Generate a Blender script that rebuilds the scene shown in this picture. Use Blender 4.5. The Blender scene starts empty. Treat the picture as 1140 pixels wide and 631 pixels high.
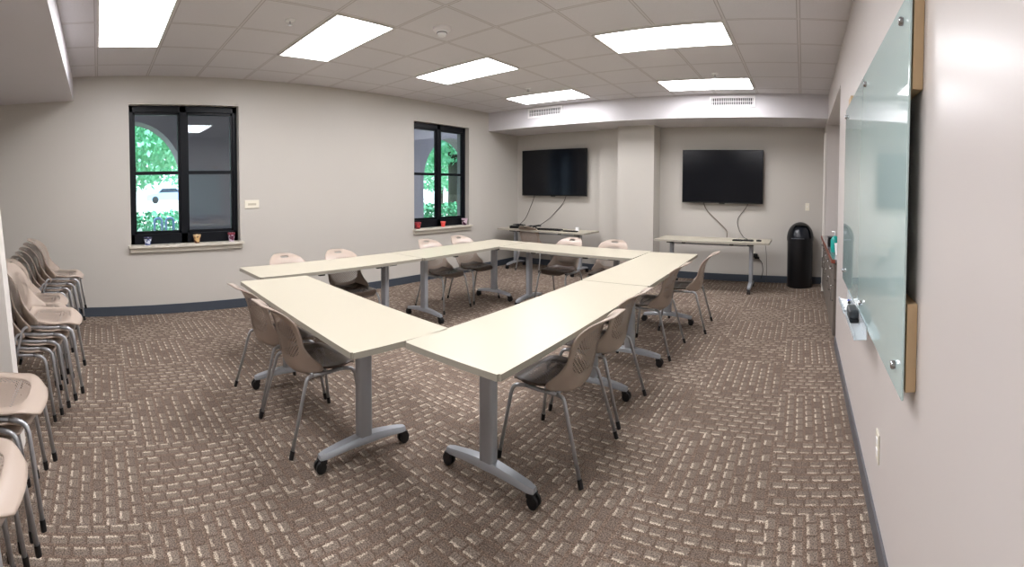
import bpy, bmesh, math, random
from mathutils import Vector, Matrix
random.seed(7)
C = bpy.context.scene.collection
PI = math.pi
# ------------------------------------------------------------------ room numbers
H = 1.411            # eye height
L, R, D = -5.874, 0.3695, 7.9696
YB = -1.62           # wall behind the chair stacks
ZC = 2.774
SY, SZ = 6.977, 2.448
T = 0.6632
XL, YL = -4.7109, 0.0198

# ------------------------------------------------------------------ materials
def lin(c):
    c = c / 255.0
    return c / 12.92 if c <= .04045 else ((c + .055) / 1.055) ** 2.4
def rgb(r, g, b): return (lin(r), lin(g), lin(b), 1)
def mat(name, col, rough=.5, metal=0, spec=.5, emit=None, es=1, coat=0):
    m = bpy.data.materials.new(name); m.use_nodes = True
    b = m.node_tree.nodes['Principled BSDF']
    b.inputs['Base Color'].default_value = col
    b.inputs['Roughness'].default_value = rough
    b.inputs['Metallic'].default_value = metal
    b.inputs['Specular IOR Level'].default_value = spec
    b.inputs['Coat Weight'].default_value = coat
    if emit:
        b.inputs['Emission Color'].default_value = emit
        b.inputs['Emission Strength'].default_value = es
    return m
class NT:
    def __init__(s, m): s.m = m; s.t = m.node_tree; s.n = s.t.nodes; s.b = s.n.get('Principled BSDF')
    def new(s, k, **kw):
        n = s.n.new(k)
        for a, v in kw.items(): setattr(n, a, v)
        return n
    def link(s, a, b): s.t.links.new(a, b)
    def math(s, op, a, b=None, c=None):
        n = s.n.new('ShaderNodeMath'); n.operation = op
        for i, v in enumerate((a, b, c)):
            if v is None: continue
            if hasattr(v, 'links') or hasattr(v, 'is_linked'): s.link(v, n.inputs[i])
            else: n.inputs[i].default_value = v
        return n.outputs[0]
    def mix(s, f, a, b):
        n = s.n.new('ShaderNodeMix'); n.data_type = 'RGBA'
        for k, v in ((0, f), (6, a), (7, b)):
            if hasattr(v, 'is_linked'): s.link(v, n.inputs[k])
            else: n.inputs[k].default_value = v
        return n.outputs[2]
    def pos(s):
        g = s.n.new('ShaderNodeNewGeometry'); x = s.n.new('ShaderNodeSeparateXYZ'); s.link(g.outputs['Position'], x.inputs[0]); return g.outputs['Position'], x.outputs
    def noise(s, scale, vec=None, detail=2):
        n = s.n.new('ShaderNodeTexNoise'); n.inputs['Scale'].default_value = scale; n.inputs['Detail'].default_value = detail
        if vec is not None: s.link(vec, n.inputs['Vector'])
        return n.outputs[0]
    def bump(s, h, st=.2, d=.01):
        b = s.n.new('ShaderNodeBump'); b.inputs['Strength'].default_value = st; b.inputs['Distance'].default_value = d
        s.link(h, b.inputs['Height']); s.link(b.outputs[0], s.b.inputs['Normal'])

def wall_mat(name, col, rough=.42, bs=.08):
    m = mat(name, col, rough, spec=.4); t = NT(m); p, xyz = t.pos()
    n = t.noise(1.3, p); t.link(t.mix(t.math('MULTIPLY', n, .25), col, (col[0]*.86, col[1]*.86, col[2]*.87, 1)), t.b.inputs['Base Color'])
    t.bump(t.noise(240, p, 3), bs, .002)
    return m
# window glass
def glass(name, tint, gloss=.10):
    m = bpy.data.materials.new(name); m.use_nodes = True; nt = m.node_tree; n = nt.nodes; n.clear()
    o = n.new('ShaderNodeOutputMaterial'); mx = n.new('ShaderNodeMixShader'); tr = n.new('ShaderNodeBsdfTransparent'); gl = n.new('ShaderNodeBsdfGlossy'); fr = n.new('ShaderNodeLayerWeight')
    tr.inputs[0].default_value = tint; gl.inputs['Roughness'].default_value = .02; fr.inputs[0].default_value = .5
    pw = n.new('ShaderNodeMath'); pw.operation = 'POWER'; pw.inputs[1].default_value = 4.5
    ad = n.new('ShaderNodeMath'); ad.operation = 'ADD'; ad.inputs[1].default_value = gloss - .03
    nt.links.new(fr.outputs['Facing'], pw.inputs[0]); nt.links.new(pw.outputs[0], ad.inputs[0]); nt.links.new(ad.outputs[0], mx.inputs[0]); nt.links.new(tr.outputs[0], mx.inputs[1]); nt.links.new(gl.outputs[0], mx.inputs[2]); nt.links.new(mx.outputs[0], o.inputs[0])
    return m
M = {}
M['wall'] = wall_mat('wall paint greige', rgb(192, 187, 179))
M['wall_right'] = wall_mat('wall paint satin', rgb(207, 200, 196), .3, .05)
M['soffit'] = wall_mat('soffit paint', rgb(211, 208, 211))
M['white'] = mat('white trim paint', rgb(226, 221, 214), .4)
M['sill'] = mat('stone sill', rgb(205, 199, 186), .35)
M['base'] = mat('rubber baseboard', rgb(62, 69, 79), .45)
M['baseR'] = mat('rubber baseboard grey', rgb(92, 92, 96), .45)
M['black'] = mat('black plastic', rgb(12, 12, 14), .45, spec=.35)
M['frame'] = mat('black window frame', rgb(7, 10, 17), .4, spec=.22)
M['bin'] = mat('black bin', rgb(9, 11, 15), .38)
M['screen'] = mat('tv screen', rgb(5, 7, 14), .16, spec=.28)
M['rubber'] = mat('black rubber', rgb(13, 13, 15), .5)
M['lam'] = mat('cream laminate', rgb(184, 177, 158), .32, spec=.4)
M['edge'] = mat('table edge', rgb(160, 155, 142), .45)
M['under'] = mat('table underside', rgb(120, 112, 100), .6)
M['silver'] = mat('silver paint', rgb(176, 180, 186), .34, .35)
M['chrome'] = mat('chrome', rgb(200, 203, 207), .18, 1)
M['tube'] = mat('chair tube', rgb(176, 177, 180), .3, .55)
M['ply'] = mat('plywood', rgb(196, 168, 130), .6)
M['cable'] = mat('grey cable', rgb(70, 66, 60), .5)
M['cableb'] = mat('black cable', rgb(16, 16, 18), .5)
M['plate'] = mat('ivory plate', rgb(228, 222, 205), .35)
M['cab'] = mat('grey brown cabinet', rgb(104, 96, 88), .45)
M['counter'] = mat('counter top', rgb(120, 118, 120), .15)
M['redwood'] = mat('red brown edge', rgb(120, 56, 38), .35)
M['teal'] = mat('teal plastic', rgb(20, 160, 150), .35)
M['light'] = mat('light panel', rgb(255, 255, 255), .4, emit=(.975, .965, 1, 1), es=14)
M['lframe'] = mat('light frame', rgb(215, 212, 206), .4)
M['vent_dark'] = mat('vent dark', rgb(40, 42, 46), .6)
M['vent'] = mat('vent paint', rgb(236, 233, 233), .4)
M['clearp'] = mat('clear tray plastic', rgb(226, 238, 244), .12, spec=.6); M['clearp'].node_tree.nodes['Principled BSDF'].inputs['Alpha'].default_value = .5
M['blue'] = mat('blue marker', rgb(40, 55, 170), .35)
M['purple'] = mat('purple marker', rgb(80, 50, 140), .35)
M['wht'] = mat('white plastic', rgb(240, 240, 240), .35)
M['felt'] = mat('felt', rgb(40, 42, 44), .9)
M['eraser'] = mat('eraser', rgb(58, 62, 66), .4)

# glass marker board: pale aqua back-painted glass
m = mat('aqua glass board', rgb(196, 219, 217), .04, spec=.8, coat=.6); M['board'] = m
m.node_tree.nodes['Principled BSDF'].inputs['Coat Roughness'].default_value = .02
M['boardedge'] = mat('aqua glass edge', rgb(90, 130, 125), .1)

M['glass'] = glass('window glass', (.84, .92, .97, 1), .09)

# ceiling tiles
m = mat('acoustic ceiling tile', rgb(196, 187, 180), .8, spec=.2); M['ceil'] = m
t = NT(m); p, xyz = t.pos()
def gridline(t, c, off, w):
    f = t.math('FRACT', t.math('DIVIDE', t.math('SUBTRACT', c, off - 50 * T), T))
    d = t.math('MINIMUM', f, t.math('SUBTRACT', 1., f))       # distance to nearest line in tiles
    return d
dx = gridline(t, xyz[0], XL, 0); dy = gridline(t, xyz[1], YL, 0)
dd = t.math('MINIMUM', dx, dy)
bar = t.math('LESS_THAN', dd, .016); groove_shade = t.math('MULTIPLY', t.math('LESS_THAN', dd, .026), t.math('GREATER_THAN', dd, .016))  # darker line along the grid bars: shadow painted into the tile colour
n1 = t.noise(1.1, p)
base = t.mix(n1, rgb(212, 210, 213), rgb(222, 219, 221))
base = t.mix(t.math('GREATER_THAN', t.noise(190, p, 2), .62), base, rgb(200, 196, 197))
base = t.mix(bar, base, rgb(211, 207, 208)); base = t.mix(groove_shade, base, rgb(172, 166, 165))
t.link(base, t.b.inputs['Base Color'])

# carpet tiles
m = mat('carpet tile', (.2, .15, .12, 1), .95, spec=.1); M['carpet'] = m
t = NT(m); p, xyz = t.pos()
ax = t.math('DIVIDE', t.math('SUBTRACT', xyz[0], -.15 - 40 * T), T); ay = t.math('DIVIDE', t.math('SUBTRACT', xyz[1], 2.2 - 40 * T), T)
ix = t.math('FLOOR', ax); iy = t.math('FLOOR', ay)
par = t.math('GREATER_THAN', t.math('MODULO', t.math('ADD', ix, iy), 2.), .5)
fx_, fy_ = t.math('FRACT', ax), t.math('FRACT', ay)
inv = t.math('SUBTRACT', 1., par)
def sel(a, b): return t.math('ADD', t.math('MULTIPLY', a, par), t.math('MULTIPLY', b, inv))
u, v = sel(fx_, fy_), sel(fy_, fx_)        # u across the ribs, v along them
NR = 10.
jn = t.noise(75, p, 2); jn2 = t.noise(95, p, 2)
uc = t.math('ADD', t.math('MULTIPLY', u, NR), t.math('MULTIPLY', t.math('SUBTRACT', jn, .5), .28)); ui = t.math('FLOOR', uc); uf = t.math('FRACT', uc)
wn = t.new('ShaderNodeTexWhiteNoise', noise_dimensions='3D'); cb = t.new('ShaderNodeCombineXYZ')
t.link(ui, cb.inputs[0]); t.link(ix, cb.inputs[1]); t.link(iy, cb.inputs[2]); t.link(cb.outputs[0], wn.inputs['Vector'])
vc = t.math('ADD', t.math('MULTIPLY', v, 8.), t.math('ADD', t.math('MULTIPLY', t.math('MODULO', ui, 2.), .5), t.math('MULTIPLY', wn.outputs['Value'], .35)))
vi = t.math('FLOOR', vc); vf = t.math('FRACT', vc)
w2 = t.new('ShaderNodeTexWhiteNoise', noise_dimensions='3D'); cb2 = t.new('ShaderNodeCombineXYZ')
t.link(t.math('ADD', ui, t.math('MULTIPLY', ix, 13.)), cb2.inputs[0]); t.link(vi, cb2.inputs[1]); t.link(iy, cb2.inputs[2]); t.link(cb2.outputs[0], w2.inputs['Vector'])
rv = w2.outputs['Value']
fine = t.noise(150, p, 3); mid = t.noise(60, p, 2)
vf = t.math('ADD', vf, t.math('MULTIPLY', t.math('SUBTRACT', jn2, .5), .35))
rib = t.math('LESS_THAN', uf, .70)
dash = t.math('MULTIPLY', t.math('LESS_THAN', uf, .19), t.math('MULTIPLY', t.math('LESS_THAN', vf, .68), t.math('GREATER_THAN', vf, .05)))
dash = t.math('MULTIPLY', dash, t.math('GREATER_THAN', rv, .12))
dash = t.math('MULTIPLY', dash, t.math('MULTIPLY', t.math('ADD', .18, t.math('MULTIPLY', rv, .34)), t.math('ADD', .3, t.math('MULTIPLY', fine, 1.4))))
c0 = t.mix(mid, rgb(82, 67, 57), rgb(132, 115, 102))
c1 = t.mix(t.math('MULTIPLY', t.math('LESS_THAN', vf, .86), t.math('ADD', .3, t.math('MULTIPLY', rv, .7))), rgb(98, 84, 74), rgb(124, 112, 102))
cc = t.mix(rib, c0, c1); cc = t.mix(dash, cc, rgb(216, 202, 182))
mr = t.new('ShaderNodeMapRange'); mr.inputs[1].default_value = .34; mr.inputs[2].default_value = .66; mr.inputs[3].default_value = .45; mr.inputs[4].default_value = 1.6
t.link(fine, mr.inputs[0])
vm = t.new('ShaderNodeVectorMath', operation='SCALE'); t.link(cc, vm.inputs[0]); t.link(mr.outputs[0], vm.inputs['Scale'])
t.link(vm.outputs[0], t.b.inputs['Base Color'])
t.bump(fine, .35, .003)

# perforated chair plastic (holes by uv, in metres)
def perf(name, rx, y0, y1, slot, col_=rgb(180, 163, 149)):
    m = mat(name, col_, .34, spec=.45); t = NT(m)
    uv = t.new('ShaderNodeUVMap'); uv.uv_map = 'UVMap'; s = t.new('ShaderNodeSeparateXYZ'); t.link(uv.outputs[0], s.inputs[0])
    X, Y = s.outputs[0], s.outputs[1]
    def lat(o):
        P = .024
        a = t.math('SUBTRACT', t.math('FRACT', t.math('ADD', t.math('DIVIDE', X, P), 50 + o)), .5)
        b = t.math('SUBTRACT', t.math('FRACT', t.math('ADD', t.math('DIVIDE', Y, P), 50 + o)), .5)
        return t.math('ADD', t.math('MULTIPLY', a, a), t.math('MULTIPLY', b, b))
    d = t.math('LESS_THAN', t.math('MINIMUM', lat(0), lat(.5)), .08)
    yc, ry = (y0 + y1) / 2, (y1 - y0) / 2
    ex = t.math('DIVIDE', X, rx); ey = t.math('DIVIDE', t.math('SUBTRACT', Y, yc), ry)
    reg = t.math('LESS_THAN', t.math('ADD', t.math('POWER', t.math('ABSOLUTE', ex), 3.), t.math('POWER', t.math('ABSOLUTE', ey), 3.)), 1.)
    hole = t.math('MULTIPLY', d, reg)
    if slot:
        a = t.math('DIVIDE', X, .052); b = t.math('DIVIDE', t.math('SUBTRACT', Y, slot), .012)
        hole = t.math('MAXIMUM', hole, t.math('LESS_THAN', t.math('ADD', t.math('POWER', t.math('ABSOLUTE', a), 4.), t.math('POWER', t.math('ABSOLUTE', b), 2.)), 1.))
    t.link(t.math('SUBTRACT', 1., hole), t.b.inputs['Alpha'])
    return m
M['seat'] = perf('taupe plastic seat', .17, .04, .32, None)
M['back'] = perf('taupe plastic back', .18, .115, .365, .412, rgb(167, 151, 138))
M['seat_shaded'] = perf('shaded taupe plastic seat', .17, .04, .32, None, rgb(84, 70, 61))  # same taupe seat, with the shade under the tables put into its colour

# outside
M['arcade'] = mat('arcade plaster', rgb(164, 150, 152), .8)
M['paving'] = mat('pale paving', rgb(214, 208, 198), .8)
M['grass'] = mat('lawn', rgb(96, 150, 76), .9)
def leafm(name, a, b):
    m = mat(name, a, .6); t = NT(m); p, x = t.pos(); t.link(t.mix(t.noise(5, p, 3), a, b), t.b.inputs['Base Color']); return m
M['leaf'] = leafm('leaves', rgb(70, 175, 130), rgb(190, 245, 205))
M['leafd'] = leafm('hedge leaves', rgb(30, 115, 80), rgb(120, 205, 150))
M['bark'] = mat('bark', rgb(84, 74, 66), .9)
M['carw'] = mat('white car paint', rgb(235, 238, 242), .2, coat=.5)
M['carb'] = mat('blue car paint', rgb(150, 170, 205), .2, coat=.5)
M['carg'] = mat('car glass', rgb(40, 50, 62), .1)
M['paleblue'] = mat('pale blue metal', rgb(150, 180, 225), .4)

# ------------------------------------------------------------------ geometry helpers
def obj(name, bm, m, parent=None, smooth=False, loc=None, rotz=None):
    me = bpy.data.meshes.new(name); bm.normal_update(); bm.to_mesh(me); bm.free()
    if smooth is True:
        for f in me.polygons: f.use_smooth = True
    for mm in (m if isinstance(m, (list, tuple)) else [m]): me.materials.append(mm)
    o = bpy.data.objects.new(name, me); C.objects.link(o)
    if smooth == 'auto':
        for f in me.polygons: f.use_smooth = True
        try: me.set_sharp_from_angle(angle=math.radians(40))
        except Exception: pass
    if parent: o.parent = parent
    if loc: o.location = loc
    if rotz is not None: o.rotation_euler = (0, 0, rotz)
    return o
def tag(o, label, cat, group=None, kind=None):
    o['label'] = label; o['category'] = cat
    if group: o['group'] = group
    if kind: o['kind'] = kind
    return o
def thing(name, label, cat, loc=(0, 0, 0), rotz=0, group=None):
    o = bpy.data.objects.new(name, None); C.objects.link(o); o.location = loc; o.rotation_euler = (0, 0, rotz)
    o.empty_display_size = .1
    return tag(o, label, cat, group)
def struct(name, bm, m, parent=None, smooth=False):
    o = obj(name, bm, m, parent, smooth); o['kind'] = 'structure'; return o
def copy_tree(o, parent=None):
    c = o.copy(); C.objects.link(c); c.parent = parent
    for ch in [x for x in bpy.data.objects if x.parent == o]: copy_tree(ch, c)
    return c
def dup(root, loc, rotz, label, group=None):
    c = copy_tree(root); c.location = loc; c.rotation_euler = (0, 0, rotz); c['label'] = label
    if group: c['group'] = group
    return c
def box(bm, x0, x1, y0, y1, z0, z1, mi=0):
    vs = [bm.verts.new((x, y, z)) for x in (x0, x1) for y in (y0, y1) for z in (z0, z1)]
    for q in ((0, 1, 3, 2), (4, 6, 7, 5), (0, 4, 5, 1), (2, 3, 7, 6), (0, 2, 6, 4), (1, 5, 7, 3)):
        f = bm.faces.new([vs[i] for i in q]); f.material_index = mi
    return vs
def B(*boxes):
    bm = bmesh.new()
    for b in boxes: box(bm, *b)
    return bm
def bev(bm, w=.004, seg=2):
    bmesh.ops.bevel(bm, geom=list(bm.edges), offset=w, segments=seg, profile=.5, affect='EDGES', clamp_overlap=True); return bm
def BB(*a, w=.004, seg=2): return bev(B(*a), w, seg)
def smooth_path(pts, r=.05, n=6):
    P = [Vector(p) for p in pts]; out = [P[0]]
    for i in range(1, len(P) - 1):
        a, b, c = P[i - 1], P[i], P[i + 1]
        d1 = min(r, (a - b).length * .48); d2 = min(r, (c - b).length * .48)
        s, e = b + (a - b).normalized() * d1, b + (c - b).normalized() * d2
        for k in range(n + 1):
            t = k / n; out.append(s * (1 - t) ** 2 + b * 2 * t * (1 - t) + e * t * t)
    out.append(P[-1]); return out
def tube(bm, pts, r, seg=10, cap=True, mi=0):
    P = [Vector(p) for p in pts]; rings = []; up = None
    for i, p in enumerate(P):
        d = (P[min(i + 1, len(P) - 1)] - P[max(i - 1, 0)]).normalized()
        if up is None: up = Vector((0, 0, 1)) if abs(d.z) < .9 else Vector((0, 1, 0))
        s = d.cross(up).normalized(); up = s.cross(d).normalized()
        rr = r[i] if isinstance(r, (list, tuple)) else r
        rings.append([bm.verts.new(p + (s * math.cos(2 * PI * k / seg) + up * math.sin(2 * PI * k / seg)) * rr) for k in range(seg)])
    for a, b in zip(rings, rings[1:]):
        for k in range(seg):
            f = bm.faces.new((a[k], a[(k + 1) % seg], b[(k + 1) % seg], b[k])); f.material_index = mi
    if cap:
        for q in (rings[0][::-1], rings[-1]):
            try: f = bm.faces.new(q); f.material_index = mi
            except Exception: pass
    return bm
def lathe(bm, prof, cx=0, cy=0, seg=32, axis='z'):
    rings = []
    for r, z in prof:
        ring = []
        for k in range(seg):
            a = 2 * PI * k / seg; p = (r * math.cos(a), r * math.sin(a), z)
            if axis == 'x': p = (p[2], p[0], p[1])
            if axis == 'y': p = (p[0], p[2], p[1])
            ring.append(bm.verts.new((p[0] + cx, p[1] + cy, p[2])))
        rings.append(ring)
    for a, b in zip(rings, rings[1:]):
        for k in range(seg): bm.faces.new((a[k], a[(k + 1) % seg], b[(k + 1) % seg], b[k]))
    for q in (rings[0][::-1], rings[-1]): bm.faces.new(q)
    bmesh.ops.recalc_face_normals(bm, faces=bm.faces[:]); return bm
def sheet(f, nu, nv, th):
    """closed shell from surface f(u,v) -> (point, uv), thickness th, with a UV map"""
    bm = bmesh.new(); uvl = bm.loops.layers.uv.new('UVMap')
    P = [[f(i / nu, j / nv) for j in range(nv + 1)] for i in range(nu + 1)]
    N = [[None] * (nv + 1) for _ in range(nu + 1)]
    for i in range(nu + 1):
        for j in range(nv + 1):
            a = P[min(i + 1, nu)][j][0] - P[max(i - 1, 0)][j][0]; b = P[i][min(j + 1, nv)][0] - P[i][max(j - 1, 0)][0]
            N[i][j] = a.cross(b).normalized()
    top = [[bm.verts.new(P[i][j][0]) for j in range(nv + 1)] for i in range(nu + 1)]
    bot = [[bm.verts.new(P[i][j][0] - N[i][j] * th) for j in range(nv + 1)] for i in range(nu + 1)]
    def face(vs, ids):
        fc = bm.faces.new(vs)
        for l, (i, j) in zip(fc.loops, ids): l[uvl].uv = P[i][j][1]
    for i in range(nu):
        for j in range(nv):
            ids = [(i, j), (i + 1, j), (i + 1, j + 1), (i, j + 1)]
            face([top[a][b] for a, b in ids], ids)
            face([bot[a][b] for a, b in ids[::-1]], ids[::-1])
    rim = [(i, 0) for i in range(nu)] + [(nu, j) for j in range(nv)] + [(i, nv) for i in range(nu, 0, -1)] + [(0, j) for j in range(nv, 0, -1)]
    for k in range(len(rim)):
        a, b = rim[k], rim[(k + 1) % len(rim)]
        face([top[a[0]][a[1]], bot[a[0]][a[1]], bot[b[0]][b[1]], top[b[0]][b[1]]], [a, a, b, b])
    return bm

# ------------------------------------------------------------------ room shell
WT = .32
struct('floor', B((L - .3, R + 1.4, YB - .3, D + .3, -.12, 0)), M['carpet'])
struct('ceiling', B((L - .3, R + 1.4, YB - .3, D + .3, ZC, ZC + .2)), M['ceil'])
W1 = (.43, 1.925, .80, 2.445); W2 = (5.0, 6.39, .80, 2.455)
bm = bmesh.new(); ys = [YB - .3, W1[0], W1[1], W2[0], W2[1], D + .3]
for i in range(5):
    if i in (1, 3):
        w = W1 if i == 1 else W2
        box(bm, L - WT, L, ys[i], ys[i + 1], 0, w[2]); box(bm, L - WT, L, ys[i], ys[i + 1], w[3], ZC)
    else: box(bm, L - WT, L, ys[i], ys[i + 1], 0, ZC)
struct('wall_left', bm, M['wall'])
struct('wall_back', B((L, R + 1.2, D, D + .3, 0, ZC)), M['wall'])
struct('wall_front', B((L, R + .4, YB - .3, YB, 0, ZC)), M['wall'])
NY0, NY1, NZ = 4.66, 7.36, 2.42
struct('wall_right', B((R, R + .35, YB - .3, NY0, 0, ZC), (R, R + .35, NY1, D, 0, ZC), (R, R + .35, NY0, NY1, NZ, ZC)), M['wall_right'])
struct('wall_niche', B((R + .68, R + .78, NY0 - .1, NY1 + .1, 0, ZC), (R + .35, R + .68, NY0 - .1, NY0, 0, ZC), (R + .35, R + .68, NY1, NY1 + .1, 0, ZC), (R + .35, R + .68, NY0, NY1, NZ, NZ + .1)), M['wall'])
struct('soffit', B((L, R, SY, D, SZ, ZC)), M['soffit'])
struct('soffit', B((L, R, YB, -.29, 2.50, ZC)), M['soffit'])
struct('pillar', B((-3.33, -2.625, 7.60, D, 0, SZ)), M['wall'])
struct('pillar', B((-3.83, -3.33, 7.86, D, 0, SZ)), M['wall'])
# white wall end standing between the chair stacks; its free edge leans slightly as in the photo
bm = bmesh.new(); vs = box(bm, -2.86, -2.72, YB, -.50, 0, 2.50)
for v in bm.verts:
    if v.co.y > -.6 and v.co.z > 1: v.co.y = -.745
struct('wall_end', bm, M['white'])
# baseboards
struct('baseboard_left', B((L, L + .012, -1.6, D, 0, .108)), M['base'])
struct('baseboard_back', B((L, -3.83, D - .012, D, 0, .108), (-3.83, -3.33, 7.848, 7.86, 0, .108), (-3.33, -2.625, 7.588, 7.6, 0, .108), (-2.625, -2.613, 7.6, D, 0, .108), (-2.613, R, D - .012, D, 0, .108)), M['base'])
struct('baseboard_right', B((R - .012, R, YB, NY0, 0, .10)), M['baseR'])
struct('trim_1', BB((R - .035, R + .01, NY1, NY1 + .09, 0, 2.30), (R - .02, R, NY1 + .09, D - .01, 0, .02)), M['white'])

# ------------------------------------------------------------------ windows
def window(n, w, cups):
    y0, y1, z0, z1 = w; xo = L - .10
    fr = B(); g = .075; mid = (y0 + y1) / 2 - .01
    root = struct('window_%d' % n, BB((xo - .07, xo, y0, y0 + g * .8, z0, z1), (xo - .07, xo, y1 - g * .8, y1, z0, z1), (xo - .07, xo, y0, y1, z1 - g, z1), (xo - .07, xo, y0, y1, z0, z0 + .13), (xo - .07, xo, mid - .045, mid + .045, z0, z1), w=.003), M['frame'])
    for a, b in ((y0 + g * .8, mid - .045), (mid + .045, y1 - g * .8)):
        s = obj('sash', BB((xo - .055, xo - .015, a, a + .028, z0 + .13, z1 - g), (xo - .055, xo - .015, b - .028, b, z0 + .13, z1 - g), (xo - .055, xo - .015, a, b, z1 - g - .03, z1 - g), (xo - .055, xo - .015, a, b, z0 + .13, z0 + .165), (xo - .055, xo - .01, a, b, (z0 + z1) / 2 + .01, (z0 + z1) / 2 + .05), w=.003), M['frame'], root)
        obj('pane', B((xo - .038, xo - .034, a + .02, b - .02, z0 + .15, z1 - g - .02)), M['glass'], s)
    obj('window_sill', BB((L - .10, L + .075, y0 - .035, y1 + .04, z0 - .018, z0 + .012), (L - .001, L + .035, y0 - .02, y1 + .025, z0 - .072, z0 - .018), w=.004), M['sill'], root)
window(1, W1, None); window(2, W2, None)

# plant pots and cups on the sills
def cup(name, label, cat, x, y, z, r, h, m, m2):
    t = thing(name, label, cat, (x, y, z), 0)
    obj('body', lathe(bmesh.new(), [(r * .68, 0), (r * .97, h * .8), (r * .97, h * .97), (r * .9, h * .97), (r * .62, .01)], seg=20), m, t, 'auto')
    obj('rim', lathe(bmesh.new(), [(r * .96, h * .80), (r * 1.05, h * .80), (r * 1.06, h), (r * .93, h), (r * .9, h * .85)], seg=20), m2, t, 'auto')
    return t
def pot_mat(name, a, b, sc):
    m = mat(name, a, .4); t = NT(m); tc = t.new('ShaderNodeTexCoord')
    t.link(t.mix(t.math('GREATER_THAN', t.noise(sc, tc.outputs['Object'], 1), .5), a, b), t.b.inputs['Base Color']); return m
SX = L - .01
cup('flower_pot', 'small white and blue patterned pot on the left window sill, below the left pane', 'pot', SX, .65, .812, .052, .09, pot_mat('blue white glaze', rgb(215, 220, 235), rgb(70, 85, 140), 38), mat('dark rim', rgb(60, 60, 84), .4))
cup('flower_pot', 'small tan and brown patterned pot on the left window sill, at the middle mullion', 'pot', SX, 1.315, .812, .05, .10, pot_mat('tan glaze', rgb(225, 185, 130), rgb(90, 48, 30), 34), mat('tan rim', rgb(225, 195, 150), .4))
cup('flower_pot', 'small red, white and dark mug-like pot at the right end of the left window sill', 'pot', SX, 1.80, .812, .048, .105, pot_mat('red dark glaze', rgb(90, 40, 62), rgb(205, 190, 205), 34), mat('maroon rim', rgb(130, 40, 55), .4))
cup('flower_pot', 'dark red patterned pot at the left end of the far window sill', 'pot', SX, 5.09, .812, .055, .10, pot_mat('red glaze', rgb(190, 60, 62), rgb(110, 40, 50), 34), mat('red rim', rgb(150, 60, 70), .4))
cup('flower_pot', 'small bright coral red pot at the middle of the far window sill', 'pot', SX, 5.70, .812, .045, .085, mat('coral', rgb(232, 80, 74), .4), mat('coral rim', rgb(240, 110, 100), .4))
cup('flower_pot', 'white and maroon patterned pot at the right end of the far window sill', 'pot', SX, 6.27, .812, .058, .11, pot_mat('white maroon glaze', rgb(225, 205, 215), rgb(70, 30, 55), 26), mat('pink rim', rgb(220, 190, 205), .4))
for y, z, mm, lb in ((.90, .875, M['plate'], 0),):
    pass

# wall plate with a faded line, right of the left window
t = thing('wall_plate', 'small cream rectangular plate on the wall right of the left window', 'sign', (L, 2.10, 1.255))
obj('plate', BB((.0, .012, -.105, .105, -.05, .05), w=.003), M['plate'], t)
obj('inset', B((.012, .014, -.06, .06, -.014, .012)), mat('faded grey', rgb(188, 180, 160), .6), t)

# ------------------------------------------------------------------ ceiling lights
def ceiling_light(x0, y0, label, proto=[None]):
    lx, ly = 2 * T, T
    if proto[0] is None:
        t = thing('ceiling_light', label, 'ceiling light', (x0, y0, ZC), 0, 'ceiling lights'); proto[0] = t
        e = .008; w = .030
        obj('frame', BB((e, lx - e, e, w, -.012, .0), (e, lx - e, ly - w, ly - e, -.012, .0), (e, w, w, ly - w, -.012, .0), (lx - w, lx - e, w, ly - w, -.012, .0), w=.002), M['lframe'], t)
        obj('diffuser', B((w, lx - w, w, ly - w, -.008, -.002)), M['light'], t)
        return t
    c = dup(proto[0], (x0, y0, ZC), 0, label); return c
ceiling_light(XL, YL, 'bright rectangular ceiling light panel nearest the sloping grey soffit, above the left window')
ceiling_light(XL, YL + 3 * T, 'bright ceiling light panel between the soffit-side light and the smoke detector')
ceiling_light(XL, YL + 6 * T, 'bright ceiling light panel just beyond the smoke detector, in the window-side row')
ceiling_light(XL, YL + 9 * T, 'bright ceiling light panel beside the left air vent, far end of the window-side row')
ceiling_light(XL + 4 * T, YL + 6 * T, 'largest bright ceiling light panel over the right-hand table row')
ceiling_light(XL + 4 * T, YL + 9 * T, 'bright ceiling light panel right in front of the right-hand air vent')
ceiling_light(XL + 4 * T, YL + 3 * T, 'added unseen light panel overhead, one step nearer than the light over the right table row')  # out of view, added because the room needs its light
ceiling_light(XL + 4 * T, YL, 'added unseen ceiling light panel directly above the viewer beside the near soffit')  # second added panel out of view, there to light the room

# smoke detector, sprinklers
t = thing('smoke_detector', 'white round smoke detector on the ceiling between two light panels', 'detector', (-3.117, 3.009, ZC))
obj('base', lathe(bmesh.new(), [(.085, 0), (.085, -.02), (.07, -.03)][::-1], seg=28), M['vent'], t, 'auto')
obj('sensor', lathe(bmesh.new(), [(.02, -.075), (.035, -.07), (.045, -.05), (.055, -.029)], seg=24), M['wht'], t, 'auto')
obj('slot', lathe(bmesh.new(), [(.046, -.048), (.049, -.048), (.049, -.042), (.046, -.042)], seg=24), M['vent_dark'], t)
def sprinkler(x, y, label):
    t = thing('ceiling_sprinkler', label, 'sprinkler', (x, y, ZC), 0, 'sprinkler heads')
    obj('escutcheon', lathe(bmesh.new(), [(.045, 0), (.04, -.008), (.02, -.012)][::-1], seg=20), M['wht'], t, 'auto')
    obj('deflector', lathe(bmesh.new(), [(.022, -.042), (.022, -.038), (.008, -.034), (.008, -.010)], seg=16), M['chrome'], t, 'auto')
sprinkler(-1.17, 5.79, 'small white sprinkler head in front of the light panel by the right vent')
sprinkler(-3.95, 5.62, 'small sprinkler head before the light panel by the left vent')
sprinkler(-3.72, 1.72, 'small sprinkler head beside the second window-side light panel')

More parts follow.
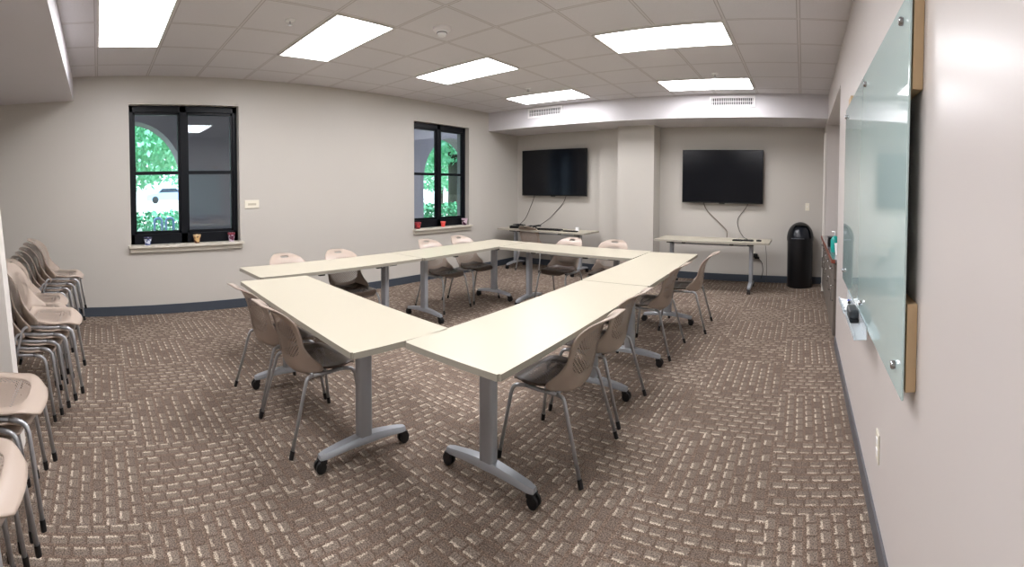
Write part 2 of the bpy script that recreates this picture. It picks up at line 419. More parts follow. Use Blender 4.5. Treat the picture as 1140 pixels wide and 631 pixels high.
# vents
def vent(x0, x1, z0, z1, label):
    t = thing('air_vent', label, 'vent', ((x0 + x1) / 2, SY, (z0 + z1) / 2), 0, 'soffit air vents'); w, h = (x1 - x0) / 2, (z1 - z0) / 2
    obj('backing', B((-w + .03, w - .03, -.004, -.001, -h + .03, h - .03)), M['vent_dark'], t)
    obj('frame', BB((-w, w, -.014, 0, h - .032, h), (-w, w, -.014, 0, -h, -h + .032), (-w, -w + .034, -.014, 0, -h + .032, h - .032), (w - .034, w, -.014, 0, -h + .032, h - .032), w=.003), M['vent'], t)
    n = 22; bm = bmesh.new()
    for i in range(n):
        x = -w + .034 + (i + .5) * (2 * w - .068) / n; box(bm, x - .004, x + .004, -.012, -.003, -h + .03, h - .03)
    box(bm, -w + .03, w - .03, -.013, -.009, -.003, .003)
    obj('louvre', bm, M['vent'], t)
vent(-4.90, -4.14, 2.592, 2.755, 'white louvred air vent on the soffit above the left television')
vent(-1.49, -.765, 2.585, 2.742, 'white louvred air vent on the soffit above the right television')

# ------------------------------------------------------------------ chairs
def crv(xs, ys, v):
    """smooth curve through the points (xs, ys) at v"""
    i = 0
    while i < len(xs) - 2 and v > xs[i + 1]: i += 1
    t = (v - xs[i]) / (xs[i + 1] - xs[i]); p1, p2 = ys[i], ys[i + 1]
    m1 = (ys[i + 1] - ys[i - 1]) / (xs[i + 1] - xs[i - 1]) if i > 0 else (p2 - p1) / (xs[1] - xs[0])
    m2 = (ys[i + 2] - ys[i]) / (xs[i + 2] - xs[i]) if i < len(xs) - 2 else (p2 - p1) / (xs[i + 1] - xs[i])
    h = xs[i + 1] - xs[i]
    return (2*t**3 - 3*t*t + 1) * p1 + (t**3 - 2*t*t + t) * h * m1 + (-2*t**3 + 3*t*t) * p2 + (t**3 - t*t) * h * m2
def make_chair(label, group, seat_m='seat_shaded'):
    t = thing('stacking_chair', label, 'chair', (0, 0, 0), 0, group)
    def seat(u, v):
        s = u * 2 - 1; y = -.165 + v * .405
        w = crv((0, .12, .25, .45, .72, .88, 1), (.125, .178, .212, .230, .222, .190, .135), v)
        x = s * w
        z = crv((0, .2, .55, .8, 1), (.450, .430, .424, .430, .398), v) + .014 * s * s * (1 - v)
        return Vector((x, y - .030 * s * s * max(0, v - .5), z)), (s * w, v * .405)
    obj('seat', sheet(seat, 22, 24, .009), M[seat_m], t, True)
    V = (0, .07, .16, .30, .45, .62, .78, .90, 1)
    HW = (.165, .236, .250, .231, .218, .225, .220, .184, .100)
    YC = (-.150, -.187, -.207, -.222, -.230, -.244, -.278, -.340, -.420)
    FW = (.02, .105, .135, .085, .045, .035, .030, .022, .006)
    ZC_ = (.372, .392, .428, .490, .555, .625, .698, .755, .787)
    def back(u, v):
        s = u * 2 - 1; hw = crv(V, HW, v); x = s * hw
        y = crv(V, YC, v) + crv(V, FW, v) * abs(s) ** 2.6
        z = crv(V, ZC_, v) + .030 * abs(s) ** 2.5 * max(0, 1 - v / .5) - .012 * s * s * max(0, v - .6)
        return Vector((x, y, z)), (x, v * .45)
    obj('backrest', sheet(back, 26, 34, .008), M['back'], t, True)
    for sx in (-1, 1):
        x = sx * .212
        lg = obj('leg', tube(bmesh.new(), smooth_path([(sx * .258, .238, .03), (x + sx * .004, .175, .392), (x, .09, .404)], .05), .0108), M['tube'], t, True)
        obj('foot_cap', tube(bmesh.new(), [(sx * .2610, .2435, 0), (sx * .2575, .2365, .042)], .0138, 12), M['rubber'], lg, 'auto')
        lg = obj('leg', tube(bmesh.new(), smooth_path([(sx * .264, -.29, .03), (sx * .236, -.175, .402), (sx * .226, -.13, .404)], .03), .0108), M['tube'], t, True)
        obj('foot_cap', tube(bmesh.new(), [(sx * .2665, -.3000, 0), (sx * .263, -.2860, .042)], .0138, 12), M['rubber'], lg, 'auto')
        obj('side_rail', tube(bmesh.new(), [(x, .09, .404), (x, 0, .400), (sx * .226, -.13, .404)], .0105), M['tube'], t, True)
        obj('bumper', BB((x - sx * .045 - .018, x - sx * .045 + .018, .05, .09, .382, .402), w=.005), M['black'], t)
    obj('crossbar', tube(bmesh.new(), [(-.212, .075, .402), (.212, .075, .402)], .009), M['tube'], t, True)
    obj('crossbar', tube(bmesh.new(), [(-.224, -.12, .402), (.224, -.12, .402)], .009), M['tube'], t, True)
    return t
FRONT, RIGHTS, LEFTS, FAR = 'chairs on the near side of the front table', 'chairs along the right table row', 'chairs along the window side', 'chairs at the far side'
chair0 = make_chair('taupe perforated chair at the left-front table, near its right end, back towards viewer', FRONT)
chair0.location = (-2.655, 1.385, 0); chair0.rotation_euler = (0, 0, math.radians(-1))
def chair(x, y, rot, label, group): return dup(chair0, (x, y, 0), math.radians(rot), label, group)
chair(-3.23, 1.39, 2, 'taupe chair behind the nearer chair at the left-front table, partly hidden by it', FRONT)
# facing -x : local +y -> -x : rot +90
chair(-1.42, 2.33, 93, 'nearest taupe chair on the right side of the table row, whole back and seat visible', RIGHTS)
chair(-1.47, 2.985, 91, 'second taupe chair along the right table row, tucked in behind the nearest one', RIGHTS)
chair(-1.50, 4.27, 90, 'third taupe chair along the right table row, beyond the gap', RIGHTS)
chair(-1.37, 5.13, 94, 'fourth taupe chair, at the far end of the right table row before the television desk', RIGHTS)
# facing +x : rot -90
chair(-4.20, 2.00, -90, 'taupe chair between window wall and table, its back top nearest the left window', LEFTS)
chair(-4.20, 2.68, -92, 'taupe chair on the window side, second back from the left, arched gap visible under table', LEFTS)
chair(-4.33, 4.22, -88, 'taupe chair under the far window, the left of the pair', LEFTS)
chair(-4.36, 4.87, -93, 'taupe chair under the far window, the right of the pair', LEFTS)
# facing -y : rot 180
chair(-3.22, 5.35, 178, 'taupe chair at the far table before the left desk, handle slot showing in its back', FAR)
chair(-2.52, 5.42, 186, 'taupe chair at the far table in front of the square pillar', FAR)
chair(-5.02, 7.40, 3, 'taupe chair pushed up to the left television desk', FAR)
# stacks
stack0 = []
def stack(x, y, n, where, rot=0):
    words = ['bottom', 'second from the bottom', 'third from the bottom', 'fourth from the bottom', 'fifth from the bottom']
    for k in range(n):
        wd = 'top' if k == n - 1 else words[k]
        lb = 'taupe chair, %s of the %s' % (wd, where)
        if not stack0:
            c = make_chair(lb, 'stacked chairs along the left', 'seat'); c.location = (x, y, 0); stack0.append(c)
        else: c = dup(stack0[0], (x, y + .050 * k, .045 * k), math.radians(rot), lb)
stack(-5.25, -.615, 5, 'farthest stack, by the window wall')
stack(-4.62, -.615, 2, 'low stack beside the farthest stack', 1)
stack(-4.00, -.615, 3, 'stack of three behind the middle tall stack', -1)
stack(-3.40, -.575, 5, 'tall stack beyond the white wall end')
stack(-2.16, -.655, 4, 'stack nearer than the wall end')
stack(-1.50, -.655, 4, 'nearest stack, at bottom left corner', 1)

# ------------------------------------------------------------------ tables
def make_table(name, label, group, ln, dp, f0, f1, h=.72, loc=(0, 0, 0), rotz=0, lo=0):
    t = thing(name, label, 'table', loc, rotz, group)
    a, b = ln / 2, dp / 2
    bm = B((-a, a, -b, b, h - .028, h)); bmesh.ops.bevel(bm, geom=[e for e in bm.edges if abs(e.verts[0].co.z - e.verts[1].co.z) > .01], offset=.012, segments=3, affect='EDGES')
    for f in bm.faces: f.material_index = 0 if f.normal.z > .5 else 1
    bm.normal_update()
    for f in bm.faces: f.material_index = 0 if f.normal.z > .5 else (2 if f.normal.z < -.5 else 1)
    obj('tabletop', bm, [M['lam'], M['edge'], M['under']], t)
    obj('crossbar', BB((f0, f1, -.02, .02, h - .085, h - .045), w=.004), M['silver'], t)
    for fx in (f0, f1):
        s = 1 if fx > 0 else -1
        bm = BB((fx - .031, fx + .031, -.047, .047, .092, h - .06), w=.020, seg=4)
        obj('leg', bm, M['silver'], t, 'auto')
        obj('bracket', BB((fx - .05, fx + .05, -.16, .16, h - .062, h - .028), w=.004), M['black'], t)
        # arched foot
        bm = bmesh.new(); n = 16; hl = .298; rows = []
        for i in range(n + 1):
            q = -1 + 2 * i / n; y = q * hl
            top = .128 - .036 * abs(q) ** 1.6; th = .040 - .014 * abs(q); w = .037 - .009 * abs(q)
            if abs(q) == 1: w *= .6
            rows.append([bm.verts.new((fx + dx * w, y, z)) for dx, z in ((-1, top - th), (-1, top - .012), (-.75, top), (.75, top), (1, top - .012), (1, top - th))])
        for p, q in zip(rows, rows[1:]):
            for k in range(6): bm.faces.new((p[k], p[(k + 1) % 6], q[(k + 1) % 6], q[k]))
        bm.faces.new(rows[0]); bm.faces.new(rows[-1][::-1]); bmesh.ops.recalc_face_normals(bm, faces=bm.faces[:])
        ft = obj('foot', bm, M['silver'], t, 'auto')
        for sy in (-1, 1):
            y = sy * .284
            bm = bmesh.new()
            for dx in (-.024, .006):
                lathe(bm, [(.022, dx), (.031, dx + .002), (.031, dx + .016), (.022, dx + .018)], 0, 0, 20, 'x')
            for v in bm.verts: v.co += Vector((fx, y + sy * .008, .031))
            tube(bm, [(fx, y, .03), (fx, y, .075)], .009, 10)
            box(bm, fx - .026, fx + .026, y - .016, y + .024, .048, .068)
            obj('caster', bm, M['rubber'], ft, 'auto')
    for lx in (f0 + .28, f1 - .28):
        for sy in (-1, 1): obj('latch', BB((lx - .03, lx + .03, sy * (b - .04) - .02, sy * (b - .04) + .02, h - .045, h - .028), w=.003), M['black'], t)
    if lo:
        for o in bpy.data.objects:
            if o.parent == t and not o.name.startswith('tabletop') and not o.name.startswith('latch'): o.location.y += lo
    return t
RG = 'cream topped tables of the ring'
make_table('flip_top_table', 'cream table at the left front, running from the left edge to the front corner', RG, 1.915, .635, -.63, .55, loc=(-2.745, 1.49, 0), rotz=math.radians(-2.2))
make_table('flip_top_table', 'near cream table of the right row, its corner closest to the viewer', RG, 1.985, .612, -.62, .67, loc=(-1.50, 2.443, 0), rotz=math.radians(91.5), lo=.05)
make_table('flip_top_table', 'far cream table of the right row, ending before the right television desk', RG, 1.985, .62, -.60, .72, loc=(-1.562, 4.437, 0), rotz=math.radians(91.8))
make_table('flip_top_table', 'near cream table of the window-side row, its short end just behind the left-front table', RG, 1.95, .60, -.60, .66, loc=(-4.105, 2.40, 0), rotz=math.radians(91))
make_table('flip_top_table', 'far cream table of the window-side row, reaching the far left corner of the ring', RG, 2.08, .62, -.76, .64, loc=(-4.14, 4.425, 0), rotz=math.radians(91.5))
make_table('flip_top_table', 'cream table across the far end of the ring, in front of the left desk', RG, 1.93, .70, -.70, .62, loc=(-2.87, 5.125, 0), rotz=math.radians(.3))
WG = 'narrow tables under the televisions'
make_table('flip_top_table', 'cream table against the back wall under the left television, cables piled on it', WG, 1.98, .66, -.75, .75, loc=(-4.76, 7.42, 0), rotz=0)
make_table('flip_top_table', 'cream table against the back wall under the right television, remotes at its right end', WG, 1.86, .66, -.72, .62, loc=(-1.44, 7.24, 0), rotz=0)

# ------------------------------------------------------------------ televisions
def tv(x0, x1, z0, z1, label, tilt=0):
    w, h = (x1 - x0) / 2, (z1 - z0) / 2
    t = thing('television', label, 'television', ((x0 + x1) / 2, D - .13, (z0 + z1) / 2), 0, 'wall televisions'); t.rotation_euler = (math.radians(tilt), 0, 0)
    obj('casing', BB((-w, w, 0, .04, -h, h), (-w * .6, w * .6, .04, .065, -h * .7, h * .5), w=.005), M['black'], t)
    obj('screen', B((-w + .011, w - .011, -.002, .001, -h + .018, h - .011)), M['screen'], t)
    obj('sensor', B((-.05, .05, -.001, .02, -h - .012, -h)), M['black'], t)
    obj('wall_mount', BB((-.25, .25, .065, .13, -.2, .15), w=.004), M['black'], t)
tv(-5.66, -4.10, 1.30, 2.145, 'large flat television on the wall above the left desk')
tv(-2.16, -.70, 1.235, 2.07, 'large flat television on the wall between the pillar and the waste bin')

def cable(name, label, pts, r, m, group=None):
    bm = bmesh.new(); tube(bm, smooth_path(pts, .12, 8), r, 8); return tag(obj(name, bm, m, None, True), label, 'cable', group)
W = D - .02
cable('television_cable', 'thin cable hanging from the left side of the left television to its desk', [(-5.40, W, 1.32), (-5.45, W, 1.20), (-5.62, W - .02, .86), (-5.60, 7.62, .735), (-5.3, 7.4, .73)], .006, M['cable'])
cable('television_cable', 'thin cable slanting from the right side of the left television down to its desk', [(-4.62, W, 1.32), (-4.68, W, 1.18), (-5.02, W, .88), (-5.15, 7.66, .73), (-5.2, 7.45, .73)], .006, M['cable'])
cable('television_cable', 'thick cable slanting from under the right television to the middle of its desk', [(-1.79, W, 1.25), (-1.74, W, 1.12), (-1.34, W, .80), (-1.28, 7.55, .73)], .008, mat('beige cable', rgb(120, 108, 96), .5))
cable('television_cable', 'thin black cable curving from the right of the right television to the remotes', [(-.96, W, 1.25), (-1.02, W, 1.15), (-1.18, W, .98), (-1.12, W, .80), (-.98, 7.5, .735), (-.9, 7.35, .73)], .005, M['cable'])

# tangle of cables and boxes on left desk
random.seed(3)
for k, (cx, cy) in enumerate(((-5.35, 7.30), (-5.0, 7.26))):
    pts = [(cx + random.uniform(-.20, .20), cy + random.uniform(-.12, .16), .733 + random.uniform(0, .07)) for _ in range(16)]
    cable('cable_tangle', ('black tangled cable on the far left of the left desk', 'black tangled cable beside the keyboard on the left desk')[k], pts, .007, M['cableb'], 'tangled cables')
t = thing('keyboard', 'flat black keyboard on the left desk right of the tangled cables', 'keyboard', (-4.62, 7.33, .72), .1)
obj('body', BB((-.24, .24, -.08, .08, 0, .022), w=.005), M['black'], t)
bm = bmesh.new()
for i in range(14):
    for j in range(4): box(bm, -.22 + i * .032, -.194 + i * .032, -.06 + j * .032, -.034 + j * .032, .022, .028)
obj('keys', bm, M['black'], t)
t = thing('power_adapter', 'small black box among the cables at the left of the left desk', 'adapter', (-5.42, 7.25, .72), .3)
obj('body', BB((-.09, .09, -.05, .05, 0, .05), w=.01), M['black'], t); obj('cord', tube(bmesh.new(), smooth_path([(.09, 0, .02), (.16, .02, .03), (.2, .08, .01)], .03), .004), M['cableb'], t, True)
t = thing('remote_control', 'black remote control near the right end of the left desk', 'remote', (-4.14, 7.28, .72), .05)
obj('body', BB((-.15, .15, -.03, .03, 0, .02), w=.006), M['black'], t); obj('buttons', B(*[(-.1 + .03 * i, -.085 + .03 * i, -.01, .01, .02, .023) for i in range(7)]), M['felt'], t)
t = thing('small_box', 'tiny white box standing behind the remote on the left desk', 'box', (-4.07, 7.42, .72))
obj('body', BB((-.03, .03, -.02, .02, 0, .06), w=.004), M['wht'], t); obj('lid', BB((-.031, .031, -.021, .021, .06, .068), w=.002), M['wht'], t)
for k, (x, y, r, lb) in enumerate(((-1.03, 7.12, .12, 'black remote on the right desk, left one of three dark items'), (-.86, 7.14, -.1, 'black remote on the right desk, beside the first'))):
    t = thing('remote_control', lb, 'remote', (x, y, .72), r, 'remotes on the right desk')
    obj('body', BB((-.085, .085, -.026, .026, 0, .022), w=.006), M['black'], t); obj('buttons', B(*[(-.06 + .026 * i, -.046 + .026 * i, -.01, .01, .022, .025) for i in range(5)]), M['felt'], t)
t = thing('wireless_receiver', 'tiny black block at the right end of the right desk', 'device', (-.69, 7.16, .72))
obj('body', BB((-.04, .04, -.025, .025, 0, .022), w=.006), M['black'], t); obj('button', B((-.01, .01, -.01, .01, .022, .025)), M['felt'], t)

# sockets, switch, plug
def plate(name, label, cat, loc, rotz, kind):
    t = thing(name, label, cat, loc, rotz)
    obj('cover', BB((-.037, .037, -.007, 0, -.06, .06), w=.003), M['plate'], t)
    if kind == 'switch': obj('toggle', BB((-.006, .006, -.018, -.006, -.004, .016), w=.002), M['wht'], t)
    else:
        for z in (-.022, .022): obj('socket', BB((-.016, .016, -.010, -.006, z - .014, z + .014), w=.002), M['wht'], t)
    return t
plate('light_switch', 'ivory light switch on the back wall above the waste bin', 'switch', (.085, D, 1.205), 0, 'switch')
plate('wall_socket', 'ivory socket on the right wall below the glass board', 'socket', (R, 2.02, .39), -PI / 2, 's')
plate('wall_socket', 'ivory socket on the back wall under the right desk', 'socket', (-.87, D, .42), 0, 's')
t = thing('power_plug', 'black plug adapter in the wall beneath the right desk', 'plug', (-.83, D - .008, .42))
obj('body', BB((-.045, .045, -.05, 0, -.03, .03), (-.01, .08, -.04, -.02, -.05, -.02), w=.006), M['black'], t)
obj('cord', tube(bmesh.new(), smooth_path([(.06, -.03, -.04), (.13, -.03, -.1), (.15, -.03, -.25), (.11, -.03, -.36)], .06), .006), M['cableb'], t, True)
cable('television_cable', 'thin cord dropping from the right end of the right desk to the floor', [(-.62, 7.5, .69), (-.60, 7.6, .5), (-.60, 7.75, .2), (-.62, 7.8, .01)], .004, M['cable'])

# ------------------------------------------------------------------ waste bin
t = thing('waste_bin', 'tall black cylindrical waste bin with domed lid in the back corner', 'bin', (-.03, 7.715, 0))
r = .222
obj('body', lathe(bmesh.new(), [(r * .93, 0), (r * .96, .01), (r, .70), (r + .006, .705), (r + .006, .72), (r * .8, .72)], seg=48), M['bin'], t, 'auto')
bm = bmesh.new(); prof = [(r + .006, .70), (r + .008, .745)] + [((r + .006) * math.cos(a), .748 + .232 * math.sin(a)) for a in [i * PI / 2 / 12 for i in range(1, 12)]] + [(.004, .980)]
seg = 48; rings = [[bm.verts.new((q * math.cos(2 * PI * k / seg), q * math.sin(2 * PI * k / seg), z)) for k in range(seg)] for q, z in prof]
for i, (p, q) in enumerate(zip(rings, rings[1:])):
    for k in range(seg):
        ang = (2 * PI * (k + .5) / seg); da = abs((ang - 1.5 * PI - .10 + PI) % (2 * PI) - PI)
        if 1 <= i <= 7 and da < .80: continue
        bm.faces.new((p[k], p[(k + 1) % seg], q[(k + 1) % seg], q[k]))
obj('dome_lid', bm, M['bin'], t, 'auto')
def flapf(u, v):
    a = -PI / 2 + .10 + (u - .5) * 1.7; e = v * .95; q = .205 * math.cos(e)
    return Vector((q * math.cos(a), q * math.sin(a), .742 + .215 * math.sin(e))), (u, v)
obj('flap', sheet(flapf, 14, 10, .004), mat('bin flap', rgb(20, 24, 32), .3), t, 'auto')
obj('flap_edge', tube(bmesh.new(), [((r + .012) * math.cos(-PI / 2 + .1 + q), (r + .012) * math.sin(-PI / 2 + .1 + q), .744) for q in (-.8, -.6, -.4, -.2, 0, .2)], .006), mat('grey lip', rgb(80, 84, 92), .3), t, True)

# ------------------------------------------------------------------ glass board on the right wall
BY0, BY1, BZ0, BZ1, BX = 1.37, 3.46, .84, 1.985, .32
t = thing('glass_board', 'large pale aqua glass marker board mounted off the right wall', 'marker board', (BX, BY0, BZ0))
bm = BB((0, .008, 0, BY1 - BY0, 0, BZ1 - BZ0), w=.0015, seg=1)
obj('glass_panel', bm, M['board'], t)
for y in (.10, .97, BY1 - BY0 - .10):
    for z in (.07, BZ1 - BZ0 - .06):
        s = obj('standoff', lathe(bmesh.new(), [(.010, -.016), (.013, -.012), (.013, .0)], 0, 0, 16, 'x'), M['chrome'], t, 'auto'); s.location = (0, y, z)
for ya, yb in ((.005, .16), (BY1 - BY0 - .20, BY1 - BY0 - .05)):
    for z0, z1 in ((.02, .27), (.87, 1.21)):
        obj('wood_block', BB((.014, R - .001 - BX, ya, yb, z0, z1), w=.002), M['ply'], t)
# trays, markers, eraser (magnets on the glass)
def tray(y0, y1, z, label):
    t = thing('marker_tray', label, 'tray', (BX, y0, z), 0, 'clear trays on the glass board'); w = y1 - y0
    obj('shelf', BB((-.062, 0, 0, w, -.004, 0), w=.001, seg=1), M['clearp'], t)
    obj('lip', BB((-.064, -.060, 0, w, -.004, .022), w=.001, seg=1), M['clearp'], t)
    obj('back_plate', BB((-.004, 0, 0, w, 0, .06), w=.001, seg=1), M['clearp'], t)
tray(2.66, 3.02, .785, 'clear tray with markers, farther one on the glass board')
tray(2.12, 2.56, .80, 'clear tray under the dark eraser on the glass board')
for i in range(5):
    y = 2.70 + i * .062; mm = (M['blue'], M['purple'], M['blue'], M['black'], M['blue'])[i]
    nm = ('blue', 'purple', 'blue', 'black', 'blue')[i]
    t = thing('marker', 'white marker with %s cap in the clear tray, %s' % (nm, ('nearest the eraser', 'second from the eraser', 'in the middle of five', 'second from the far end', 'at the far end of the tray')[i]), 'marker', (BX - .032, y, .795), 0, 'markers in the tray'); t.rotation_euler = (.15 * (i % 3 - 1), 0, .5 + .1 * i)
    obj('barrel', tube(bmesh.new(), [(0, -.03, .0), (0, .03, 0)], .0085, 12), M['wht'], t, 'auto')
    obj('cap', tube(bmesh.new(), [(0, -.058, 0), (0, -.028, 0)], .0095, 12), mm, t, 'auto')
t = thing('board_eraser', 'dark grey felt eraser on the clear tray of the glass board', 'eraser', (BX - .033, 2.46, .801))
obj('body', BB((-.027, .027, -.07, .07, .018, .062), w=.012, seg=3), M['eraser'], t, 'auto'); obj('felt', BB((-.026, .026, -.068, .068, 0, .018), w=.002), M['felt'], t)

# ------------------------------------------------------------------ niche cabinets
def cab(y0, y1, label):
    t = thing('base_cabinet', label, 'cabinet', (R, y0, 0), 0, 'cabinets in the niche'); w = y1 - y0; x0 = -.030
    obj('carcass', BB((0, .60, .002, w - .002, .09, .775), (.05, .6, .002, w - .002, 0, .09), w=.003), M['cab'], t)
    d = obj('drawer', BB((x0, 0, .006, w - .006, .62, .77), w=.003), M['cab'], t)
    obj('handle', tube(bmesh.new(), smooth_path([(x0, w * .35, .70), (x0 - .025, w * .35, .70), (x0 - .025, w * .65, .70), (x0, w * .65, .70)], .01), .005), M['chrome'], d, True)
    d = obj('door', BB((x0, 0, .006, w - .006, .10, .612), w=.003), M['cab'], t)
    obj('handle', tube(bmesh.new(), smooth_path([(x0, .06, .42), (x0 - .025, .06, .42), (x0 - .025, .06, .56), (x0, .06, .56)], .01), .005), M['chrome'], d, True)
cw = (NY1 - NY0 - .02) / 5
for i in range(5): cab(NY0 + .01 + i * cw, NY0 + .01 + (i + 1) * cw, 'grey-brown base cabinet in the wall niche, %s from the near end' % ('first', 'second', 'third', 'fourth', 'fifth')[i])
t = thing('countertop', 'grey counter with red-brown front edge on the niche cabinets', 'countertop', (R, NY0 + .005, .775))
obj('top', BB((-.048, .66, 0, NY1 - NY0 - .01, .006, .036), w=.003), M['counter'], t); obj('edge_band', BB((-.058, -.046, 0, NY1 - NY0 - .01, 0, .038), (-.046, -.02, -.006, .0, 0, .038), w=.002), M['redwood'], t)
t = thing('soap_bottle', 'teal bottle standing on the niche counter', 'bottle', (R + .02, 5.28, .811))
obj('body', lathe(bmesh.new(), [(.045, 0), (.05, .01), (.05, .13), (.03, .16), (.014, .17)], seg=20), M['teal'], t, 'auto'); obj('pump', tube(bmesh.new(), smooth_path([(0, 0, .165), (0, 0, .21), (-.04, 0, .21)], .01), .007), M['wht'], t, True)
t = thing('napkin_box', 'small black box on the niche counter beyond the teal bottle', 'box', (R + .02, 5.85, .811))
obj('body', BB((-.05, .08, -.08, .08, 0, .11), w=.006), M['black'], t); obj('opening', B((-.052, -.05, -.05, .05, .03, .08)), M['felt'], t)
t = thing('paper_cup', 'white paper cup on the niche counter next to the teal bottle', 'cup', (R + .04, 5.05, .811))
obj('body', lathe(bmesh.new(), [(.028, 0), (.04, .11), (.037, .11), (.025, .005)], seg=20), M['wht'], t, 'auto'); obj('rim', lathe(bmesh.new(), [(.038, .107), (.043, .109), (.041, .114), (.037, .112)], seg=20), M['wht'], t, 'auto')

# ------------------------------------------------------------------ outside the windows
AX0, AX1 = -9.1, -8.6
def arch_wall():
    bm = bmesh.new(); zt = 3.6; z0 = -.25
    def prism(poly):
        a = [bm.verts.new((AX1, y, z)) for y, z in poly]; b = [bm.verts.new((AX0, y, z)) for y, z in poly]
        bm.faces.new(a); bm.faces.new(b[::-1]); n = len(poly)
        for i in range(n): bm.faces.new((a[i], b[i], b[(i + 1) % n], a[(i + 1) % n]))
    ars = [(.65 + 4.015 * k, 1.6, 1.04) for k in range(-1, 4)]
    y = -6.
    for cy, cz, r in ars:
        prism([(y, z0), (cy - r, z0), (cy - r, zt), (y, zt)])
        n = 24
        for i in range(n):
            a0, a1 = PI - PI * i / n, PI - PI * (i + 1) / n
            prism([(cy + r * math.cos(a0), cz + r * math.sin(a0)), (cy + r * math.cos(a1), cz + r * math.sin(a1)), (cy + r * math.cos(a1), zt), (cy + r * math.cos(a0), zt)])
        y = cy + r
    prism([(y, z0), (y + 4, z0), (y + 4, zt), (y, zt)])
    bmesh.ops.recalc_face_normals(bm, faces=bm.faces[:]); return bm
struct('wall_arcade', arch_wall(), M['arcade'])
struct('arcade_ceiling', B((AX0, L - WT, -8, 18, 3.3, 3.5)), M['arcade'])
struct('roof', B((L - WT, R + 1.6, YB - .4, D + .4, ZC + .2, ZC + .6)), M['arcade'])
struct('arcade_floor', B((AX0 - .4, L - WT, -8, 20, -.35, -.2)), M['arcade'])
struct('lawn', B((-14.5, AX0 - .4, -20, 40, -.4, -.24)), M['grass'])
struct('street', B((-60, -14.5, -50, 80, -.45, -.26)), M['paving'])
def leaves(n, cen, rad, size, shape='ell'):
    bm = bmesh.new(); rnd = random.random
    for _ in range(n):
        while True:
            p = Vector((rnd() * 2 - 1, rnd() * 2 - 1, rnd() * 2 - 1))
            if shape == 'box' or .35 < p.length < 1: break
        q = Vector((p.x * rad[0], p.y * rad[1], p.z * rad[2])) + Vector(cen)
        a = Vector((rnd() - .5, rnd() - .5, rnd() - .5)).normalized(); b = a.cross(Vector((rnd() - .5, rnd() - .5, rnd() - .5))).normalized(); s = size * (.6 + rnd() * .8)
        bm.faces.new([bm.verts.new(q + a * s), bm.verts.new(q + b * s * .6), bm.verts.new(q - a * s), bm.verts.new(q - b * s * .6)])
    return bm
def tree(x, y, h, rad, label, n=2600, tr=.16):
    t = thing('tree', label, 'tree', (x, y, -.3), 0, 'trees outside')
    obj('trunk', tube(bmesh.new(), smooth_path([(0, 0, 0), (.1, .05, h * .35), (-.05, .1, h * .75)], .3), [tr * 1.2] + [tr] * 20, 12)if False else tube(bmesh.new(), [(0, 0, 0), (.06, .03, h * .3), (-.05, .08, h * .7)], tr, 12), M['bark'], t, True)
    obj('crown', leaves(int(n * 2.2), (0, 0, h * .72), rad, .10), M['leaf'], t)
tree(-13.2, 13.42, 6.6, (2.2, 2.0, 2.2), 'tree with dark trunk seen through the far window, right of the arch opening', 3200, .30)
tree(-16, 1.2, 6.2, (2.5, 2.6, 2.7), 'leafy tree outside the left window, filling the arch', 5200)
tree(-21, 4.6, 7, (3, 3, 3.2), 'leafy tree farther behind, outside the left window', 4000)
tree(-17.5, 16.6, 6.6, (2.6, 2.6, 3.2), 'leafy tree outside the far window, left of the trunk', 5000)
tree(-24, -1.5, 7.5, (3.2, 3.2, 3.6), 'leafy tree at the far left outside the left window', 4000)
tree(-25, 24, 8, (4, 4, 3.8), 'leafy tree in the distance outside the far window', 4000)
def hedge(x0, x1, y0, y1, z1, label):
    bm = leaves(int(2600 * (y1 - y0) / 3), ((x0 + x1) / 2, (y0 + y1) / 2, (z1 - .3) / 2), ((x1 - x0) / 2, (y1 - y0) / 2, (z1 + .25) / 2), .07, 'box')
    tag(obj('hedge', bm, M['leafd']), label, 'hedge')
hedge(-12.2, -11.2, -1.5, 5, 1.0, 'low green hedge outside the left window')
hedge(-12.2, -11.2, 8.5, 15.5, 1.0, 'low green hedge outside the far window')
struct('street_far', B((-60, -32, -50, 80, -.3, .5)), M['paving'])
def car(x, y, rot, m, label):
    t = thing('car', label, 'car', (x, y, .5), rot, 'parked cars'); 
    bm = bmesh.new(); pr = [(-2.2, .3), (-2.25, .75), (-1.9, .9), (-1.2, .95), (-.7, 1.4), (.8, 1.42), (1.4, 1.0), (2.1, .9), (2.25, .6), (2.2, .3)]
    a = [bm.verts.new((-.85, y_, z)) for y_, z in pr]; b = [bm.verts.new((.85, y_, z)) for y_, z in pr]
    bm.faces.new(a); bm.faces.new(b[::-1])
    for i in range(len(pr)): bm.faces.new((a[i], b[i], b[(i + 1) % len(pr)], a[(i + 1) % len(pr)]))
    bmesh.ops.recalc_face_normals(bm, faces=bm.faces[:]); obj('body', bev(bm, .05), m, t)
    bm = bmesh.new(); a = [bm.verts.new((.858, y_, z)) for y_, z in ((-1.0, .97), (-.62, 1.32), (.74, 1.34), (1.2, 1.0))]; bm.faces.new(a)
    obj('side_window', bm, M['carg'], t)
    for yy in (-1.35, 1.4):
        w = obj('wheel', lathe(bmesh.new(), [(.2, -.12), (.33, -.1), (.33, .1), (.2, .12)], 0, 0, 20, 'x'), M['rubber'], t, 'auto'); w.location = (.76, yy, .33)
car(-46, 7.2, 0, M['carb'], 'pale blue parked car across the street outside the left window')
car(-45, 1.4, 0, M['carw'], 'white parked car across the street outside the left window')
car(-36, 32, 0, M['carw'], 'white parked car outside the far window')
t = thing('bike_rack', 'pale blue metal rack by the hedge outside the left window', 'rack', (-10.6, 1.36, -.24))
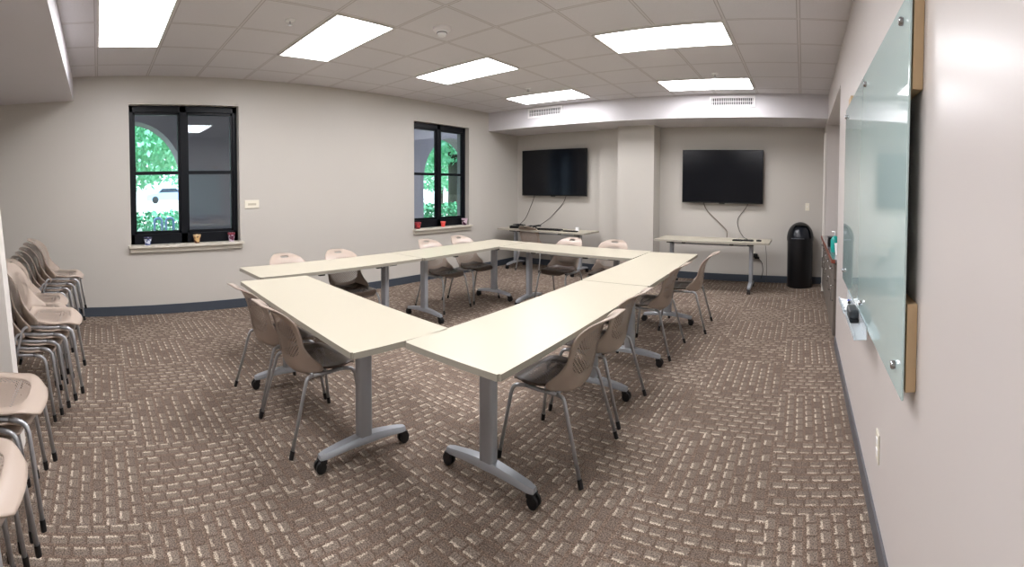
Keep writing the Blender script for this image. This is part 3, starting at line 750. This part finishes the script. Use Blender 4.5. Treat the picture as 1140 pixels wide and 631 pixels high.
for k in range(2): obj('hoop', tube(bmesh.new(), smooth_path([(0, -.02 + .28 * k, 0), (0, -.02 + .28 * k, 1.12), (0, .16 + .28 * k, 1.12), (0, .16 + .28 * k, 0)], .08), .03), M['paleblue'], t, True)
tag(obj('outside_building', B((-56, -54, -40, 80, .5, 7)), mat('distant facade', rgb(205, 205, 205), .8)), 'pale building across the street beyond the trees', 'building')

# ------------------------------------------------------------------ light
w = bpy.data.worlds.new('World'); bpy.context.scene.world = w; w.use_nodes = True
bg = w.node_tree.nodes['Background']; bg.inputs[0].default_value = (.75, .88, 1, 1); bg.inputs[1].default_value = 2.2
sl = bpy.data.lights.new('sun', 'SUN'); sl.energy = 7; sl.angle = .03; so = bpy.data.objects.new('sun', sl); C.objects.link(so); so.rotation_euler = (0, math.radians(38), math.radians(20))

# ------------------------------------------------------------------ camera: the photo is a phone panorama (cylindrical)
fx, fy, cy, yaw, pitch, roll = 499.7415, 565.5786, 229.2407, -.6476, -.0323, -.0028
cw_, sw_ = math.cos(yaw), math.sin(yaw); cp, sp = math.cos(pitch), math.sin(pitch); cr, sr = math.cos(roll), math.sin(roll)
Ry = Matrix(((cw_, -sw_, 0), (sw_, cw_, 0), (0, 0, 1))); Rp = Matrix(((1, 0, 0), (0, cp, sp), (0, -sp, cp))); Rr = Matrix(((cr, 0, -sr), (0, 1, 0), (sr, 0, cr)))
Mx = Rr @ Rp @ Ry       # world -> (right, forward, up)
right, fwd, up = Mx[0], Mx[1], Mx[2]
cd = bpy.data.cameras.new('camera'); cam = bpy.data.objects.new('camera', cd); C.objects.link(cam)
cd.type = 'PANO'; cd.panorama_type = 'CENTRAL_CYLINDRICAL'
cd.central_cylindrical_range_u_min = -570 / fx; cd.central_cylindrical_range_u_max = 570 / fx
cd.central_cylindrical_range_v_min = -(631 - cy) / fy; cd.central_cylindrical_range_v_max = cy / fy
cd.central_cylindrical_radius = 1.0
cd.clip_start = .01
mw = Matrix.Identity(4)
for i in range(3):
    mw[i][0] = right[i]; mw[i][1] = up[i]; mw[i][2] = -fwd[i]
mw[0][3], mw[1][3], mw[2][3] = 0, 0, H
cam.matrix_world = mw
sc = bpy.context.scene; sc.camera = cam
sc.view_settings.view_transform = 'Standard'; sc.view_settings.look = 'None'; sc.view_settings.exposure = .45; sc.view_settings.gamma = 1
sc.cycles.max_bounces = 8; sc.cycles.diffuse_bounces = 5; sc.cycles.transparent_max_bounces = 16
sc.cycles.sample_clamp_indirect = 8
sc.cycles.use_denoising = True
